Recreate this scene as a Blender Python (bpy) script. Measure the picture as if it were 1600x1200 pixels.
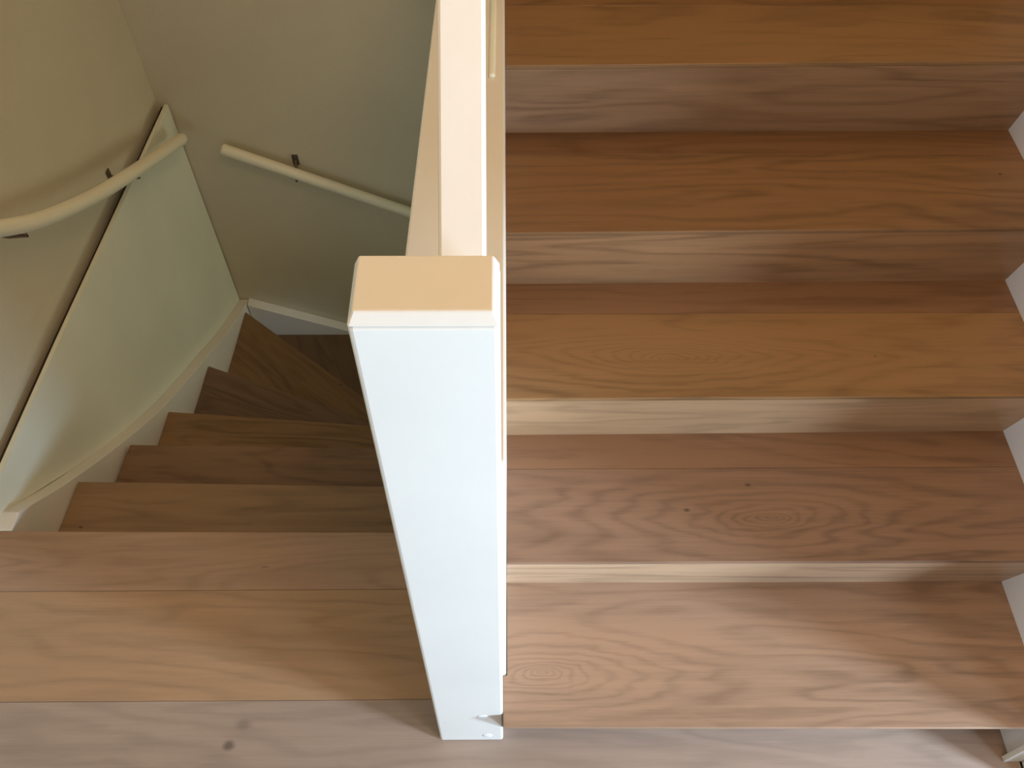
import bpy, bmesh, math
from mathutils import Vector, Matrix

for o in list(bpy.data.objects):
    bpy.data.objects.remove(o)
scn = bpy.context.scene
COL = scn.collection

# ------------------------------------------------------------ camera
PITCH, YAW, ROLL = 0.945784007, 0.017483233, 0.010982375
F_PX = 1380.717
fw = Vector((math.sin(YAW)*math.cos(PITCH), math.cos(YAW)*math.cos(PITCH), -math.sin(PITCH)))
rt0 = Vector((math.cos(YAW), -math.sin(YAW), 0)); up0 = rt0.cross(fw)
rt = math.cos(ROLL)*rt0 + math.sin(ROLL)*up0
up = -math.sin(ROLL)*rt0 + math.cos(ROLL)*up0
cam_d = bpy.data.cameras.new('camera'); cam = bpy.data.objects.new('camera', cam_d); COL.objects.link(cam)
m = Matrix((rt, up, -fw)).transposed().to_4x4(); m.translation = Vector((-0.009982, -0.453745, 1.867491))
cam.matrix_world = m
cam_d.sensor_fit = 'HORIZONTAL'; cam_d.sensor_width = 36; cam_d.lens = 36*F_PX/1600
cam_d.clip_start = .02
scn.camera = cam

# ------------------------------------------------------------ light
scn.view_settings.view_transform = 'Standard'; scn.view_settings.look = 'None'
scn.view_settings.gamma = 1; scn.view_settings.use_curve_mapping = False
scn.view_settings.exposure = 0.0
W = bpy.data.worlds.new('world'); scn.world = W; W.use_nodes = True
W.node_tree.nodes['Background'].inputs[0].default_value = (.62, .80, 1, 1)
W.node_tree.nodes['Background'].inputs[1].default_value = .4

def area(name, loc, target, size, energy, color, sy=None):
    l = bpy.data.lights.new(name, 'AREA'); l.energy = energy; l.color = color
    l.shape = 'RECTANGLE'; l.size = size; l.size_y = sy or size
    o = bpy.data.objects.new(name, l); COL.objects.link(o); o.location = loc
    o.rotation_euler = (Vector(target)-Vector(loc)).to_track_quat('-Z', 'Y').to_euler()
    return o
# daylight entering through the doorway at the right of the landing
area('doorway_daylight', (3.4, -1.42, 1.2), (0, 0, .3), .45, 245, (.61, .80, 1), .8)
area('doorway_daylight', (2.75, -2.4, .72), (-.9, .6, .2), .7, 96, (.58, .78, 1), .6)
# daylight from the window in the wall behind the viewer
area('window_daylight', (-.62, -2.40, .95), (-.0, .6, .3), .7, 7.5, (.60, .81, 1), .7)
# warm ceiling lamp over the stairs
area('lower_hall_daylight', (.93, 1.55, -.8), (-.9, 1.45, -.5), .6, 4.2, (.92, 1, .78), .8)
area('ceiling_lamplight', (.70, .95, 3.25), (.1, .2, 0), 1.2, 13, (1, .64, .33), 1.2)
area('ceiling_lamplight', (.70, -.55, 3.1), (.1, .0, 0), .9, 22, (1, .64, .33), .9)

# ------------------------------------------------------------ materials
def new_mat(name):
    mt = bpy.data.materials.new(name); mt.use_nodes = True
    nt = mt.node_tree; return mt, nt, nt.nodes, nt.links, nt.nodes['Principled BSDF']

def paint(name, col, rough=.45, bump=.02, scale=60, var=.03):
    mt, nt, N, L, P = new_mat(name)
    tc = N.new('ShaderNodeTexCoord')
    n = N.new('ShaderNodeTexNoise'); n.inputs['Scale'].default_value = scale; n.inputs['Detail'].default_value = 4
    n2 = N.new('ShaderNodeTexNoise'); n2.inputs['Scale'].default_value = 3.5; n2.inputs['Detail'].default_value = 3
    L.new(tc.outputs['Object'], n.inputs['Vector']); L.new(tc.outputs['Object'], n2.inputs['Vector'])
    r = N.new('ShaderNodeValToRGB'); r.color_ramp.elements[0].position = .3; r.color_ramp.elements[1].position = .7
    r.color_ramp.elements[0].color = (*[c*(1-var) for c in col], 1); r.color_ramp.elements[1].color = (*[min(1, c*(1+var)) for c in col], 1)
    L.new(n2.outputs['Fac'], r.inputs['Fac']); L.new(r.outputs['Color'], P.inputs['Base Color'])
    b = N.new('ShaderNodeBump'); b.inputs['Strength'].default_value = bump*5; b.inputs['Distance'].default_value = .002
    L.new(n.outputs['Fac'], b.inputs['Height']); L.new(b.outputs['Normal'], P.inputs['Normal'])
    P.inputs['Roughness'].default_value = rough
    return mt

PAINT = paint('white_gloss_paint', (.80, .77, .71), .38)
# strings
STRING = paint('white_string_paint', (.80, .78, .73), .42)
STRINGW = paint('white_string_paint', (.88, .88, .89), .35)
PANELM = paint('white_hardboard_paint', (.80, .82, .70), .4, .015, 40, .04)
RAILM = paint('cream_rail_paint', (.86, .83, .66), .4)
WALLM = paint('matt_wall_paint', (.63, .58, .44), .9, .12, 240, .03)
CEILM = paint('ceiling_paint', (.8, .78, .72), .95)
METAL = paint('dull_metal', (.16, .12, .09), .4); METAL.node_tree.nodes['Principled BSDF'].inputs['Metallic'].default_value = .7
CAULK = paint('caulk_paint', (.86, .86, .84), .3)
DARK = paint('gap_shade_and_timber', (.035, .022, .014), .9)  # subfloor timber, also the shade colour painted into the panel gap
GLASS, _, _, _, gp = new_mat('window_glass'); gp.inputs['Base Color'].default_value = (.95, .98, 1, 1); gp.inputs['Transmission Weight'].default_value = 1; gp.inputs['Roughness'].default_value = 0; gp.inputs['IOR'].default_value = 1.02

def wood(seed, col, dark=.62, rot=0.0, figure=1.0, cx=None, cy=None, rough=.42, eye=None, knots=(), con=.88):
    """oak laminate plank, grain along X turned by rot about Z; seed shifts the figure"""
    mt, nt, N, L, P = new_mat('oak_plank')
    tc = N.new('ShaderNodeTexCoord')
    mr = N.new('ShaderNodeMapping'); mr.inputs['Rotation'].default_value = (0, 0, -rot)
    mr.inputs['Location'].default_value = (seed*3.17, seed*1.31, seed*.77)
    L.new(tc.outputs['Object'], mr.inputs['Vector'])
    def scaled(sx, sy, sz):
        k = N.new('ShaderNodeMapping'); k.inputs['Scale'].default_value = (sx, sy, sz)
        L.new(mr.outputs['Vector'], k.inputs['Vector']); return k.outputs['Vector']
    def noise(vec, scale, det, dist=0, rough_=.5):
        n = N.new('ShaderNodeTexNoise'); n.inputs['Scale'].default_value = scale; n.inputs['Detail'].default_value = det
        n.inputs['Distortion'].default_value = dist; n.inputs['Roughness'].default_value = rough_
        L.new(vec, n.inputs['Vector']); return n.outputs['Fac']
    def math_(op, a, b=None, c=None):
        k = N.new('ShaderNodeMath'); k.operation = op
        for i, v in enumerate((a, b, c)):
            if v is None: continue
            if isinstance(v, (int, float)): k.inputs[i].default_value = v
            else: L.new(v, k.inputs[i])
        return k.outputs[0]
    field = noise(scaled(.9, 6.5, 6.5), 1.0, 2.5, .5, .45)
    if eye:
        ex, ey, ez = eye
        g = N.new('ShaderNodeMapping'); g.vector_type = 'POINT'
        g.inputs['Location'].default_value = (-ex*4.2, -ey*16, -ez*16); g.inputs['Scale'].default_value = (4.2, 16, 16)
        L.new(tc.outputs['Object'], g.inputs['Vector'])
        ln = N.new('ShaderNodeVectorMath'); ln.operation = 'LENGTH'; L.new(g.outputs['Vector'], ln.inputs[0])
        lw = math_('ADD', ln.outputs['Value'], math_('MULTIPLY', noise(scaled(3.2, 13, 13), 1.0, 3, .6, .6), .6))
        e = math_('DIVIDE', 0.62, math_('ADD', lw, .25))
        field = math_('ADD', field, e)
    wob = noise(scaled(5.5, 26, 26), 1.0, 3, .4, .6)
    field = math_('ADD', field, math_('MULTIPLY', math_('SUBTRACT', wob, .5), .085))
    rings = math_('SINE', math_('MULTIPLY', field, 70.0*figure))
    rings = math_('MULTIPLY_ADD', rings, .5, .5)
    patch = noise(scaled(1.3, 9, 9), 1.0, 3)
    r1 = math_('MULTIPLY', math_('POWER', rings, 2.2), math_('MULTIPLY', patch, .8))
    fib = noise(scaled(7, 260, 260), 1.0, 4, 0, .7)
    fib2 = noise(scaled(2.2, 42, 42), 1.0, 4, .3, .6)
    v = math_('ADD', math_('MULTIPLY', r1, .9), math_('ADD', math_('MULTIPLY', math_('SUBTRACT', fib, .5), .75), math_('MULTIPLY', math_('SUBTRACT', fib2, .45), 1.2)))
    broad = noise(scaled(.8, 5, 5), 1.0, 2)
    v = math_('ADD', v, math_('MULTIPLY', math_('SUBTRACT', broad, .5), 1.15))
    v = math_('ADD', math_('MULTIPLY', v, con), (1-con)*.28)
    # knots where the plank has them: (x, y, z, half length, half width, depth)
    for kx, ky, kz, ra, rb, dep in knots:
        g = N.new('ShaderNodeMapping'); g.vector_type = 'POINT'
        g.inputs['Location'].default_value = (-kx/ra, -ky/rb, -kz/rb); g.inputs['Scale'].default_value = (1/ra, 1/rb, 1/rb)
        L.new(tc.outputs['Object'], g.inputs['Vector'])
        ln = N.new('ShaderNodeVectorMath'); ln.operation = 'LENGTH'; L.new(g.outputs['Vector'], ln.inputs[0])
        kn = N.new('ShaderNodeMapRange'); kn.inputs[1].default_value = .4; kn.inputs[2].default_value = 1.2
        kn.inputs[3].default_value = dep; kn.inputs[4].default_value = 0; kn.clamp = True
        L.new(math_('ADD', ln.outputs['Value'], math_('MULTIPLY', math_('SUBTRACT', fib2, .5), 1.2)), kn.inputs[0])
        v = math_('ADD', v, kn.outputs[0])
    r = N.new('ShaderNodeValToRGB'); el = r.color_ramp.elements
    el[0].position = 0.0; el[0].color = (*[c*1.16 for c in col], 1)
    el[1].position = 1.0; el[1].color = (*[c*dark*.75 for c in col], 1)
    mid = el.new(.38); mid.color = (*[c*.93 for c in col], 1)
    L.new(v, r.inputs['Fac']); L.new(r.outputs['Color'], P.inputs['Base Color'])
    b = N.new('ShaderNodeBump'); b.inputs['Strength'].default_value = .12; b.inputs['Distance'].default_value = .001
    L.new(fib, b.inputs['Height']); L.new(b.outputs['Normal'], P.inputs['Normal'])
    P.inputs['Roughness'].default_value = rough
    P.inputs['Specular IOR Level'].default_value = .35
    return mt

# ------------------------------------------------------------ mesh helpers
def link(name, bm, mat, parent=None, bevel=0, seg=2, smooth=False):
    bmesh.ops.recalc_face_normals(bm, faces=bm.faces)
    me = bpy.data.meshes.new(name); bm.to_mesh(me); bm.free()
    me.materials.append(mat)
    o = bpy.data.objects.new(name, me); COL.objects.link(o)
    if parent: o.parent = parent
    if bevel:
        bmod = o.modifiers.new('bevel', 'BEVEL'); bmod.width = bevel; bmod.segments = seg; bmod.limit_method = 'ANGLE'; bmod.angle_limit = math.radians(30)
    if smooth:
        for p in me.polygons: p.use_smooth = True
    return o
def add_prism(bm, poly, z0, z1):
    """poly: xy outline; z0/z1 numbers or functions of (x, y)"""
    f0 = z0 if callable(z0) else (lambda x, y: z0); f1 = z1 if callable(z1) else (lambda x, y: z1)
    lo = [bm.verts.new((x, y, f0(x, y))) for x, y in poly]; hi = [bm.verts.new((x, y, f1(x, y))) for x, y in poly]
    n = len(poly); bm.faces.new(lo[::-1]); bm.faces.new(hi)
    for i in range(n): bm.faces.new((lo[i], lo[(i+1) % n], hi[(i+1) % n], hi[i]))
def prism(name, poly, z0, z1, mat, parent=None, bevel=0, seg=2):
    bm = bmesh.new(); add_prism(bm, poly, z0, z1); return link(name, bm, mat, parent, bevel, seg)
def box(name, x0, x1, y0, y1, z0, z1, mat, parent=None, bevel=0, seg=2):
    return prism(name, [(x0, y0), (x1, y0), (x1, y1), (x0, y1)], z0, z1, mat, parent, bevel, seg)
def hull(name, quads8, mat, parent=None, bevel=0):
    """8 corners: 4 of one end then the 4 of the other"""
    bm = bmesh.new(); v = [bm.verts.new(q) for q in quads8]
    bm.faces.new(v[0:4]); bm.faces.new(v[4:8][::-1])
    for i in range(4): bm.faces.new((v[i], v[4+i], v[4+(i+1) % 4], v[(i+1) % 4]))
    return link(name, bm, mat, parent, bevel)
def yz_board(name, pts, x_in, x_out, mat, parent=None, bevel=0):
    """board with outline pts in (y, z), faces at x_in(y) and x_out(y)"""
    bm = bmesh.new()
    a = [bm.verts.new((x_in(y), y, z)) for y, z in pts]; b = [bm.verts.new((x_out(y), y, z)) for y, z in pts]
    n = len(pts); bm.faces.new(a); bm.faces.new(b[::-1])
    for i in range(n): bm.faces.new((a[i], b[i], b[(i+1) % n], a[(i+1) % n]))
    bmesh.ops.triangulate(bm, faces=[f for f in bm.faces if len(f.verts) > 4])
    return link(name, bm, mat, parent, bevel)
def tube(name, pts, rad, mat, parent=None, n=20):
    bm = bmesh.new(); rings = []
    P = [Vector(p) for p in pts]
    def ring(c, t, r):
        t = t.normalized(); a = t.cross(Vector((0, 0, 1))).normalized(); b = t.cross(a)
        return [bm.verts.new(c + a*r*math.cos(2*math.pi*i/n) + b*r*math.sin(2*math.pi*i/n)) for i in range(n)]
    N = len(P)
    T = [(P[min(i+1, N-1)]-P[max(i-1, 0)]).normalized() for i in range(N)]
    for k, (s, r) in enumerate(((0, .55), (.25, .8), (.6, .95))):
        rings.append(ring(P[0]-T[0]*rad*.45*(1-s), T[0], rad*r))
    for i in range(N): rings.append(ring(P[i], T[i], rad))
    for s, r in ((.6, .95), (.25, .8), (0, .55)):
        rings.append(ring(P[-1]+T[-1]*rad*.45*(1-s), T[-1], rad*r))
    for a, b in zip(rings, rings[1:]):
        for i in range(n): bm.faces.new((a[i], a[(i+1) % n], b[(i+1) % n], b[i]))
    bm.faces.new(rings[0][::-1]); bm.faces.new(rings[-1])
    return link(name, bm, mat, parent, smooth=True)
def empty(name, loc):
    o = bpy.data.objects.new(name, None); COL.objects.link(o); o.location = (0, 0, 0); o.empty_display_size = .1
    return o
def tag(o, label, cat, group=None):
    o['label'] = label; o['category'] = cat
    if group: o['group'] = group
    return o
def struct(o):
    o['kind'] = 'structure'; return o

def catmull(pts, sub=6):
    out = []
    P = [Vector(p) for p in pts]; P = [P[0]*2-P[1]] + P + [P[-1]*2-P[-2]]
    for i in range(1, len(P)-2):
        for s in range(sub):
            t = s/sub; a, b, c, d = P[i-1:i+3]
            out.append(.5*((2*b)+(c-a)*t+(2*a-5*b+4*c-d)*t*t+(3*b-a-3*c+d)*t**3))
    out.append(P[-2]); return out

R_ = .185
def xs(y): return -1.145 + .0525*(y-.57)          # face of the string beside the winding flight
def x_panel(y): return xs(y) - .038
def x_wall(y): return xs(y) - .076

# ------------------------------------------------------------ room shell
YB = 2.005
BW = .12
struct(prism('wall_left', [(x_wall(-2.5), -2.5), (x_wall(YB), YB), (x_wall(YB)-BW, YB), (x_wall(-2.5)-BW, -2.5)], -1.75, 3.7, WALLM))
struct(prism('wall_back', [(x_wall(YB)-BW, YB), (-.10, YB), (-.10, YB+BW), (x_wall(YB)-BW, YB+BW)], -1.75, 3.7, WALLM))
struct(box('wall_back', -.10, 1.03, YB, YB+BW, -1.75, 1.25, WALLM))
struct(box('wall_far', -.10, 1.17, 3.3, 3.42, 1.3, 3.7, WALLM))
# partition between the two flights, level top, seen behind the newel
def xpl(y): return -.155 + .025*(y-.08)
struct(prism('wall_middle', [(-.006, .079), (-.004, 1.3), (-.002, YB), (xpl(YB), YB), (xpl(1.3), 1.3), (xpl(.079), .079)], lambda x, y: (.0 if y < 1.31 else .3), .97, PAINT, bevel=.004))
struct(prism('wall_middle', [(-.02, .079), (-.02, 1.16), (xpl(1.16), 1.16), (xpl(.079), .079)], -1.665, -.002, PAINT))
# right wall with the doorway beside the landing
DY0, DY1, DH = -1.25, -.09, 2.1
rw = struct(box('wall_right', 1.03, 1.15, DY1, 3.3, -.05, 3.7, WALLM))
struct(box('wall_right', 1.03, 1.15, -2.5, DY0, -.05, 3.7, WALLM))
struct(box('wall_right', 1.03, 1.15, DY0, DY1, DH, 3.7, WALLM))
# front wall (behind the viewer) with a window
struct(box('wall_front', -1.42, -1.0, -2.62, -2.5, -.05, 3.7, WALLM))
struct(box('wall_front', .20, 1.15, -2.62, -2.5, -.05, 3.7, WALLM))
struct(box('wall_front', -1.0, .20, -2.62, -2.5, -.05, .75, WALLM))
struct(box('wall_front', -1.0, .20, -2.62, -2.5, 2.35, 3.7, WALLM))
w = struct(empty('window_1', None))
for a in ((-1.0, -.94, .75, 2.35), (.14, .20, .75, 2.35), (-.94, .14, .75, .81), (-.94, .14, 2.29, 2.35), (-.43, -.37, .81, 2.29)):
    box('window_frame', a[0], a[1], -2.60, -2.54, a[2], a[3], PAINT, w, .004)
for a in ((-.94, -.43), (-.37, .14)):
    box('pane', a[0], a[1], -2.575, -2.57, .81, 2.29, GLASS, w)
struct(box('wall_right', 1.05, 1.15, .45, YB+.1, -1.665, -.06, WALLM))
struct(box('wall_front', -1.36, 1.15, .33, .43, -1.75, -.21, WALLM))
struct(box('ceiling', -1.42, 1.17, -2.62, 3.42, 3.7, 3.8, CEILM))

# ------------------------------------------------------------ landing floor of planks
fl = struct(empty('floor', None))
LAND = (.33, .235, .18)
rows = [(.3306, .4775, -1.26, -.150, 11, (.37, .228, .145)), (.0892, .3300, -1.26, -.150, 3.3, (.375, .225, .125)), (-.152, .0886, -1.28, 1.02, 5.4, (.345, .25, .195))]
yy = -.1535
k = 0
for y0, y1, x0, x1, sd, c in rows:
    ang = 0
    if x1 < 0:
        z = -.045
        poly = [(x0, y0), (x1, y0), (x1, y1-.0095), (x0, y1+.0007)] if y1 > .4 else [(x0, y0), (x1, y0), (x1, y1), (x0, y1)]
        prism('plank', poly, z, 0, wood(sd, c, knots=[(-.55, .385, 0, .01, .0015, .8)] if y1 > .4 else (), con=.5), fl, .0012, 2)
    else:
        prism('plank', [(x0, y0), (x1, y0), (x1, .045), (-.10, .045), (-.10, .0785), (-.152, .0785), (-.152, y1), (x0, y1)], -.045, 0, wood(sd, c, knots=[(-.563, .001, 0, .013, .011, .8), (-.54, .042, 0, .02, .012, .45)], con=.5), fl, .0008, 2)
while yy > -2.5:
    box('plank', -1.38, 1.03, max(yy-.239, -2.5), yy, -.045, 0, wood(8+k*1.7, LAND, con=.5), fl, .0008, 1); yy -= .2405; k += 1
box('plank', 1.0225, 1.9, DY0, DY1, -.045, 0, wood(31, LAND), fl)
box('subfloor', -1.36, 1.9, -2.5, .03, -.20, -.047, DARK, fl)
box('subfloor', -1.24, -.152, .03, .455, -.20, -.047, DARK, fl)
struct(box('floor', -.1, 1.03, 1.9405, 3.3, 1.45, 1.665, wood(44, LAND)))
lower = struct(box('floor', -1.45, 1.15, .45, YB+.1, -1.75, -1.665, wood(41, LAND)))

# ------------------------------------------------------------ ascending flight
up_st = empty('staircase', None)
tag(up_st, 'straight oak staircase rising to the right of the white newel post', 'staircase')
nos = {1: (-.0168, -.0245), 2: (.2242, .2230), 3: (.4596, .4625), 4: (.6939, .7045), 5: (.9239, .9405), 6: (1.162, 1.178), 7: (1.400, 1.416), 8: (1.638, 1.655), 9: (1.877, 1.893)}
cor = {0: (.028, .028), 1: (.2658, .2627), 2: (.5015, .5069), 3: (.7400, .7479), 4: (.9740, .9822), 5: (1.212, 1.220), 6: (1.45, 1.458), 7: (1.688, 1.696), 8: (1.925, 1.935)}
seam = {1: .104, 2: .4219, 3: .6618, 4: .9079, 5: 1.1146, 6: 1.36, 7: 1.60, 8: 1.84}
tc_ = {1: ((.325, .205, .135), (.28, .19, .115)), 2: ((.24, .142, .092), (.245, .138, .08)), 3: ((.265, .15, .068), (.225, .123, .066)),
       4: ((.215, .118, .056), (.20, .105, .05)), 5: ((.23, .13, .058), (.22, .12, .052)), 6: ((.27, .15, .08), (.27, .15, .08)), 7: ((.27, .15, .08), (.27, .15, .08)), 8: ((.27, .15, .08), (.27, .15, .08))}
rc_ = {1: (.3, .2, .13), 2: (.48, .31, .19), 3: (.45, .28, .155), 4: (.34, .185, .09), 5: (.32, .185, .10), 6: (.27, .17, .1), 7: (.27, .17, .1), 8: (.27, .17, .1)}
eyes = {2: (.50, .315, .37), 3: (.30, .55, .555), 1: (.06, .085, .185)}
knots = {2: [(.463, .384, .37, .006, .004, .9), (.338, .330, .37, .007, .004, .9)], 3: [(.69, .555, .555, .004, .002, .7)], 4: [(.94, .85, .74, .0045, .003, 1.2), (.5, .925, .74, .008, .002, .7)]}
seeds = {1: 2.2, 2: 6.1, 3: 9.7, 4: 13.3, 5: 17.9, 6: 21.2, 7: 25, 8: 28}
XL, XR = -.004, 1.001
TT0 = .0085
def lerp(p, x): return p[0] + (p[1]-p[0])*(x-XL)/(XR-XL)
for k in range(1, 9):
    z = k*R_; TT = TT0
    n0, n1 = nos[k]; c0, c1 = cor[k]; s = seam[k]
    dn = s - (n0+n1)/2
    t = empty('tread', None); t.parent = up_st
    xl = -.0118 if k == 1 else XL
    front = [(xl, n0), (XR, n1), (XR, s), (XL, s)] if k > 1 else [(-.0118, n0), (XR, n1), (XR, c1+.012), (XL, c0+.012), (XL, .079), (-.0118, .0785)]
    prism('plank', front, z-TT, z, wood(seeds[k], tc_[k][0], eye=eyes.get(k), figure=1.0, knots=knots.get(k, ())), t, .0016, 2)
    if k > 1: prism('plank', [(XL, s+.0003), (XR, s+.0003), (XR, c1+.012), (XL, c0+.012)], z-TT, z-.0002, wood(seeds[k]+.63, tc_[k][1]), t, .0006, 1)
    # riser leaning back from under the nosing to the tread below
    b0, b1 = cor[k-1]
    zl = (k-1)*R_ - .005
    xr_l = -.0118 if k == 1 else XL
    if k == 1: b0, b1 = .036, .036
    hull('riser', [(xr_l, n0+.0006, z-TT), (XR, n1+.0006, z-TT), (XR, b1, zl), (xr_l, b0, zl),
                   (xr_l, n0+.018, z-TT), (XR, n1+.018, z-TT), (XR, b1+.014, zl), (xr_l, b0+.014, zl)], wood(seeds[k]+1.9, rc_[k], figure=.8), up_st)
# right string board against the wall
pts = [(-.03, 0), (-.03, .34), (1.939, .34+1.969*.775), (1.939, 1.25), (1.6, 1.0), (.35, 0)]
yz_board('string_board', pts, lambda y: XR-.0005, lambda y: 1.0295, STRINGW, up_st, .0015)

# ------------------------------------------------------------ doorway casing right of the first step
dr = struct(empty('door_1', None))
box('casing', .9868, 1.0295, -.0415, -.0308, 0, 2.15, PAINT, dr, .0012)
box('jamb', 1.0235, 1.16, -.089, -.0422, 0, DH, PAINT, dr, .001)
box('jamb', 1.02, 1.16, DY0-.005, DY0+.03, 0, DH, PAINT, dr, .001)
box('lintel', 1.02, 1.16, DY0+.03, -.089, DH-.035, DH, PAINT, dr, .001)
box('casing', 1.015, 1.03, DY0-.075, DY0-.005, 0, 2.18, PAINT, dr, .001)

# ------------------------------------------------------------ newel post and sloping handrail
PX0, PX1, PY0, PY1, PH = -.1379, -.0120, .0070, .0782, 1.3205
np_ = empty('newel_post', None)
tag(np_, 'tall white painted newel post with flat chamfered top between the flights', 'newel post')
box('shaft', PX0, PX1, PY0, PY1, .0006, PH-.012, PAINT, np_, .005, 3)
bm = bmesh.new(); add_prism(bm, [(PX0, PY0), (PX1, PY0), (PX1, PY1), (PX0, PY1)], PH-.0119, PH)
top = [v for v in bm.verts if v.co.z > PH-.001]
for v in top:
    v.co.x += .0055 if v.co.x < -.07 else -.0055
    v.co.y += .0075 if v.co.y < .04 else -.0015
low = [v for v in bm.verts if v.co.z < PH-.001]
o = link('chamfered_top', bm, PAINT, np_, .0016, 2)
def blob(name, c, r, parent):
    bm = bmesh.new(); bmesh.ops.create_uvsphere(bm, u_segments=14, v_segments=8, radius=1)
    for v in bm.verts:
        v.co = Vector((c[0]+v.co.x*r[0]*(1+.2*v.co.z), c[1]+v.co.y*r[1], c[2]+v.co.z*r[2]*(1+.15*v.co.x)))
    return link(name, bm, CAULK, parent, smooth=True)
blob('filler_spot', (-.0505, .0070, .168), (.0105, .0016, .012), np_)
blob('filler_spot', (-.043, .0070, .035), (.010, .0014, .014), np_)

SL = math.tan(math.radians(37.6))
def rail_pt(x, y, dz): return (x, y, 1.262 + SL*(y-.079) + dz)
y0, y1 = .0788, 2.6
hr = hull('sloping_handrail', [rail_pt(-.0682, y0, 0), rail_pt(-.0255, y0, 0), rail_pt(-.0255, y0, -.075), rail_pt(-.0682, y0, -.075),
      rail_pt(-.0682, y1, 0), rail_pt(-.0255, y1, 0), rail_pt(-.0255, y1, -.075), rail_pt(-.0682, y1, -.075)], PAINT, None, .003)
tag(hr, 'square white painted handrail sloping up behind the newel post', 'handrail')

# pale round-ended bead lying on the partition beside the handrail
bd = tube('trim_1', [(-.0265, .825, .973), (-.0225, 1.3, .973), (-.0185, 2.0, .973)], .0055, RAILM)
struct(bd)

# ------------------------------------------------------------ winding flight going down
dn = empty('winding_staircase', None)
tag(dn, 'winding oak staircase going down to the left of the newel post', 'staircase')
NL = {0: ((-1.19, .4778), (-.15, .4675)), 1: ((-1.134, .7135), (-.150, .6905)), 2: ((-1.117, .9430), (-.150, .9205)), 3: ((-1.113, 1.186), (-.150, 1.1035)),
      4: ((-1.094, 1.513), (-.150, 1.137)), 5: ((-1.074, 1.933), (-.150, 1.168)), 6: ((-.50, 1.96), (-.135, 1.175)), 7: ((.06, 1.96), (-.11, 1.180)), 8: ((.62, 1.96), (-.09, 1.175))}
wc = {1: (.27, .17, .095), 2: (.235, .14, .085), 3: (.25, .15, .075), 4: (.17, .105, .07), 5: (.225, .135, .068), 6: (.16, .095, .05), 7: (.2, .12, .07), 8: (.2, .12, .07)}
BSY = 1.962
for k in range(1, 9):
    z = -k*R_
    A, B = NL[k-1]; C, D = NL[k]
    ang = math.atan2(D[1]-C[1], D[0]-C[0])
    # tread outline: from under the nosing above to its own nosing
    if k <= 5:
        ys = A[1]-.03
        poly = [(xs(ys)+.001, ys), (B[0], B[1]-.03), (D[0], D[1]), (C[0]+.001, C[1])]
        if k == 5: poly[3] = (xs(1.93)+.001, C[1])
    elif k == 6:
        poly = [(-1.06, 1.88), (-.150, 1.140), (D[0], D[1]), (C[0], BSY-.001), (xs(1.955)+.002, BSY-.001)]
    elif k == 7: poly = [(-.55, BSY-.001), (-.150, 1.15), (D[0], D[1]), (C[0], BSY-.001)]
    else: poly = [(.0, BSY-.001), (-.12, 1.16), (D[0], D[1]), (C[0], BSY-.001)]
    prism('tread', poly, z-.035, z, wood(50+k*3.1, wc[k], rot=ang, figure=.9, knots=[(-1.09, .58, -.185, .006, .004, 1.2)] if k == 1 else [(-.64, 1.56, -.925, .006, .004, .9)] if k == 5 else ()), dn, .002, 2)
for k in range(0, 9):
    (ax, ay), (bx, by) = NL[k]
    d = Vector((bx-ax, by-ay)).normalized(); n = Vector((-d.y, d.x))
    if n.y < 0 and k < 6: n = -n
    if k >= 6: n = Vector((d.y, -d.x)) if Vector((d.y, -d.x)).x > 0 else Vector((-d.y, d.x))
    a = Vector((ax, ay)) + d*(.03 if k else .06); b = Vector((bx, by)) - d*.004
    p = [a-n*.012, b-n*.012, b-n*.026, a-n*.026]
    prism('riser', [tuple(q) for q in p], -(k+1)*R_+.0005, -k*R_-(.0355 if k else .0455), wood(80+k, (.22, .14, .085), rot=0), dn)
# left string: level cap at the landing, then a curved top
topc = [(.4785, .0008), (.5267, .0008), (.7201, -.1714), (.9795, -.3751), (1.2201, -.537), (1.5422, -.7122), (1.7323, -.8157), (1.9495, -.9070), (YB-.002, -.926)]
sm = [topc[0], topc[1]] + [(p.x, p.y) for p in catmull([(a, b, 0) for a, b in topc[1:]], 5)][1:]
bm = bmesh.new(); prev = None
for i, (y, z) in enumerate(sm):
    zb = max(z-.42, -1.66)
    q = [bm.verts.new((xs(y), y, z)), bm.verts.new((x_panel(y)-.031, y, z)), bm.verts.new((x_panel(y)-.031, y, zb)), bm.verts.new((xs(y), y, zb))]
    if prev:
        for j in range(4): bm.faces.new((prev[j], prev[(j+1) % 4], q[(j+1) % 4], q[j]))
    else: bm.faces.new(q)
    prev = q
bm.faces.new(prev[::-1])
link('string_board', bm, STRING, dn, .0025)
# back string under the back wall
def bz(x): return -.9145 - .435*(x+1.075)
x0b, x1b = xs(YB)-.0, 1.0
hull('string_board', [(-1.068, BSY, bz(-1.068)), (-1.068, YB-.001, bz(-1.068)), (-1.068, YB-.001, -1.66), (-1.068, BSY, -1.66),
      (.55, BSY, bz(.55)), (.55, YB-.001, bz(.55)), (.55, YB-.001, -1.664), (.55, BSY, -1.664)], STRING, dn, .0025)

# ------------------------------------------------------------ hardboard panel lining the left wall below floor level
ptop = [(.50, .068), (1.0, .0655), (1.5, .053), (1.9985, .0445)]
bot = [(y, z+.0006) for y, z in sm if y > .53][::-1]
pp = [(.50, .068)] + ptop[1:] + [(1.9985, bot[0][1])] + [b for b in bot if b[0] < 1.99] + [(.50, .0012)]
pn = yz_board('lining_panel', pp, lambda y: x_panel(y), lambda y: x_panel(y)-.011, PANELM)
tag(pn, 'tapering pale panel lining the left wall above the winding stair string', 'panel')

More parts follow.
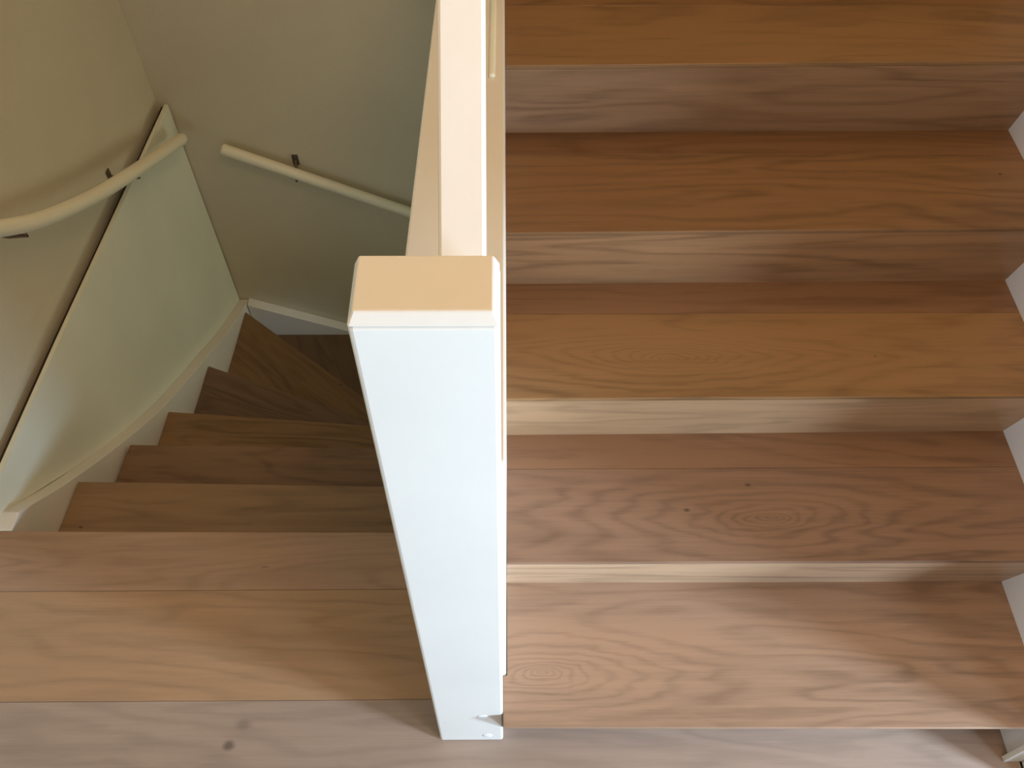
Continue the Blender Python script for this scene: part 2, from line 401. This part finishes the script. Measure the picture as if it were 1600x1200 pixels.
bt = yz_board('gap_shade_strip', [(.52, .058), (1.0, .0555), (1.5, .043), (1.997, .0345), (1.997, -.05), (1.5, -.05), (1.0, -.02), (.52, -.0)], lambda y: x_panel(y)-.0112, lambda y: x_panel(y)-.024, DARK, pn)  # added dark strip standing in for the shade in the gap behind the panel
# ------------------------------------------------------------ round handrails on brackets
def bracket(parent, rp, wallp, n):
    """small cranked metal bracket from wall plate to the rail's underside"""
    rp = Vector(rp); wp = Vector(wallp); n = Vector(n).normalized()
    g = Vector((0, 0, 1)).cross(n).normalized()
    b = empty('bracket', None); b.parent = parent
    def slab(name, c, a, hx, bdir, hy, cdir, hz):
        bm = bmesh.new(); bmesh.ops.create_cube(bm, size=2)
        for v in bm.verts: v.co = c + a*hx*v.co.x + bdir*hy*v.co.y + cdir*hz*v.co.z
        return link(name, bm, METAL, b, .001)
    Z = Vector((0, 0, 1))
    slab('wall_plate', wp+n*.002, g, .011, Z, .022, n, .002)
    for s in (-1, 1):
        bm = bmesh.new(); bmesh.ops.create_uvsphere(bm, u_segments=10, v_segments=6, radius=.0035)
        for v in bm.verts: v.co += wp+n*.004+Z*.013*s
        link('screw', bm, METAL, b, smooth=True)
    mid = rp - Z*.034
    tube('arm', [wp+n*.004-Z*0.0, Vector((mid.x, mid.y, 0))*.5+Vector((wp.x, wp.y, 0))*.5+Z*(mid.z-.004), mid, rp-Z*.018], .0045, METAL, b, 10)
    return b
hl = empty('wall_handrail', None)
tag(hl, 'curved cream round handrail on the left wall above the panel', 'handrail')
lp = [(.10, 1.21), (.50, .885), (.80, .628), (.9741, .4941-.012), (1.0754, .4169-.012), (1.1987, .3364-.010), (1.3486, .252-.010), (1.5283, .1607-.008), (1.742, .0581-.006), (1.905, -.022)]
lrp = [(xs(y)+.012-.0, y, z) for y, z in lp]
tube('rail', catmull(lrp, 5), .0195, RAILM, hl, 24)
for y, z in ((1.575, .137), (1.03, .438), (.45, .925)):
    bracket(hl, (xs(y)+.012, y, z), (x_wall(y), y, z-.03), (1, 0, 0))
hb = empty('wall_handrail', None)
tag(hb, 'straight cream round handrail sloping down along the back wall', 'handrail')
def bpt(x): return (x, YB-.05, -.105 - .478*(x+.955))
tube('rail', [bpt(-.955), bpt(-.6), bpt(-.2), bpt(.3)], .0195, RAILM, hb, 24)
for x in (-.735, .12):
    q = bpt(x); bracket(hb, q, (x, YB, q[2]+.02), (0, -1, 0))
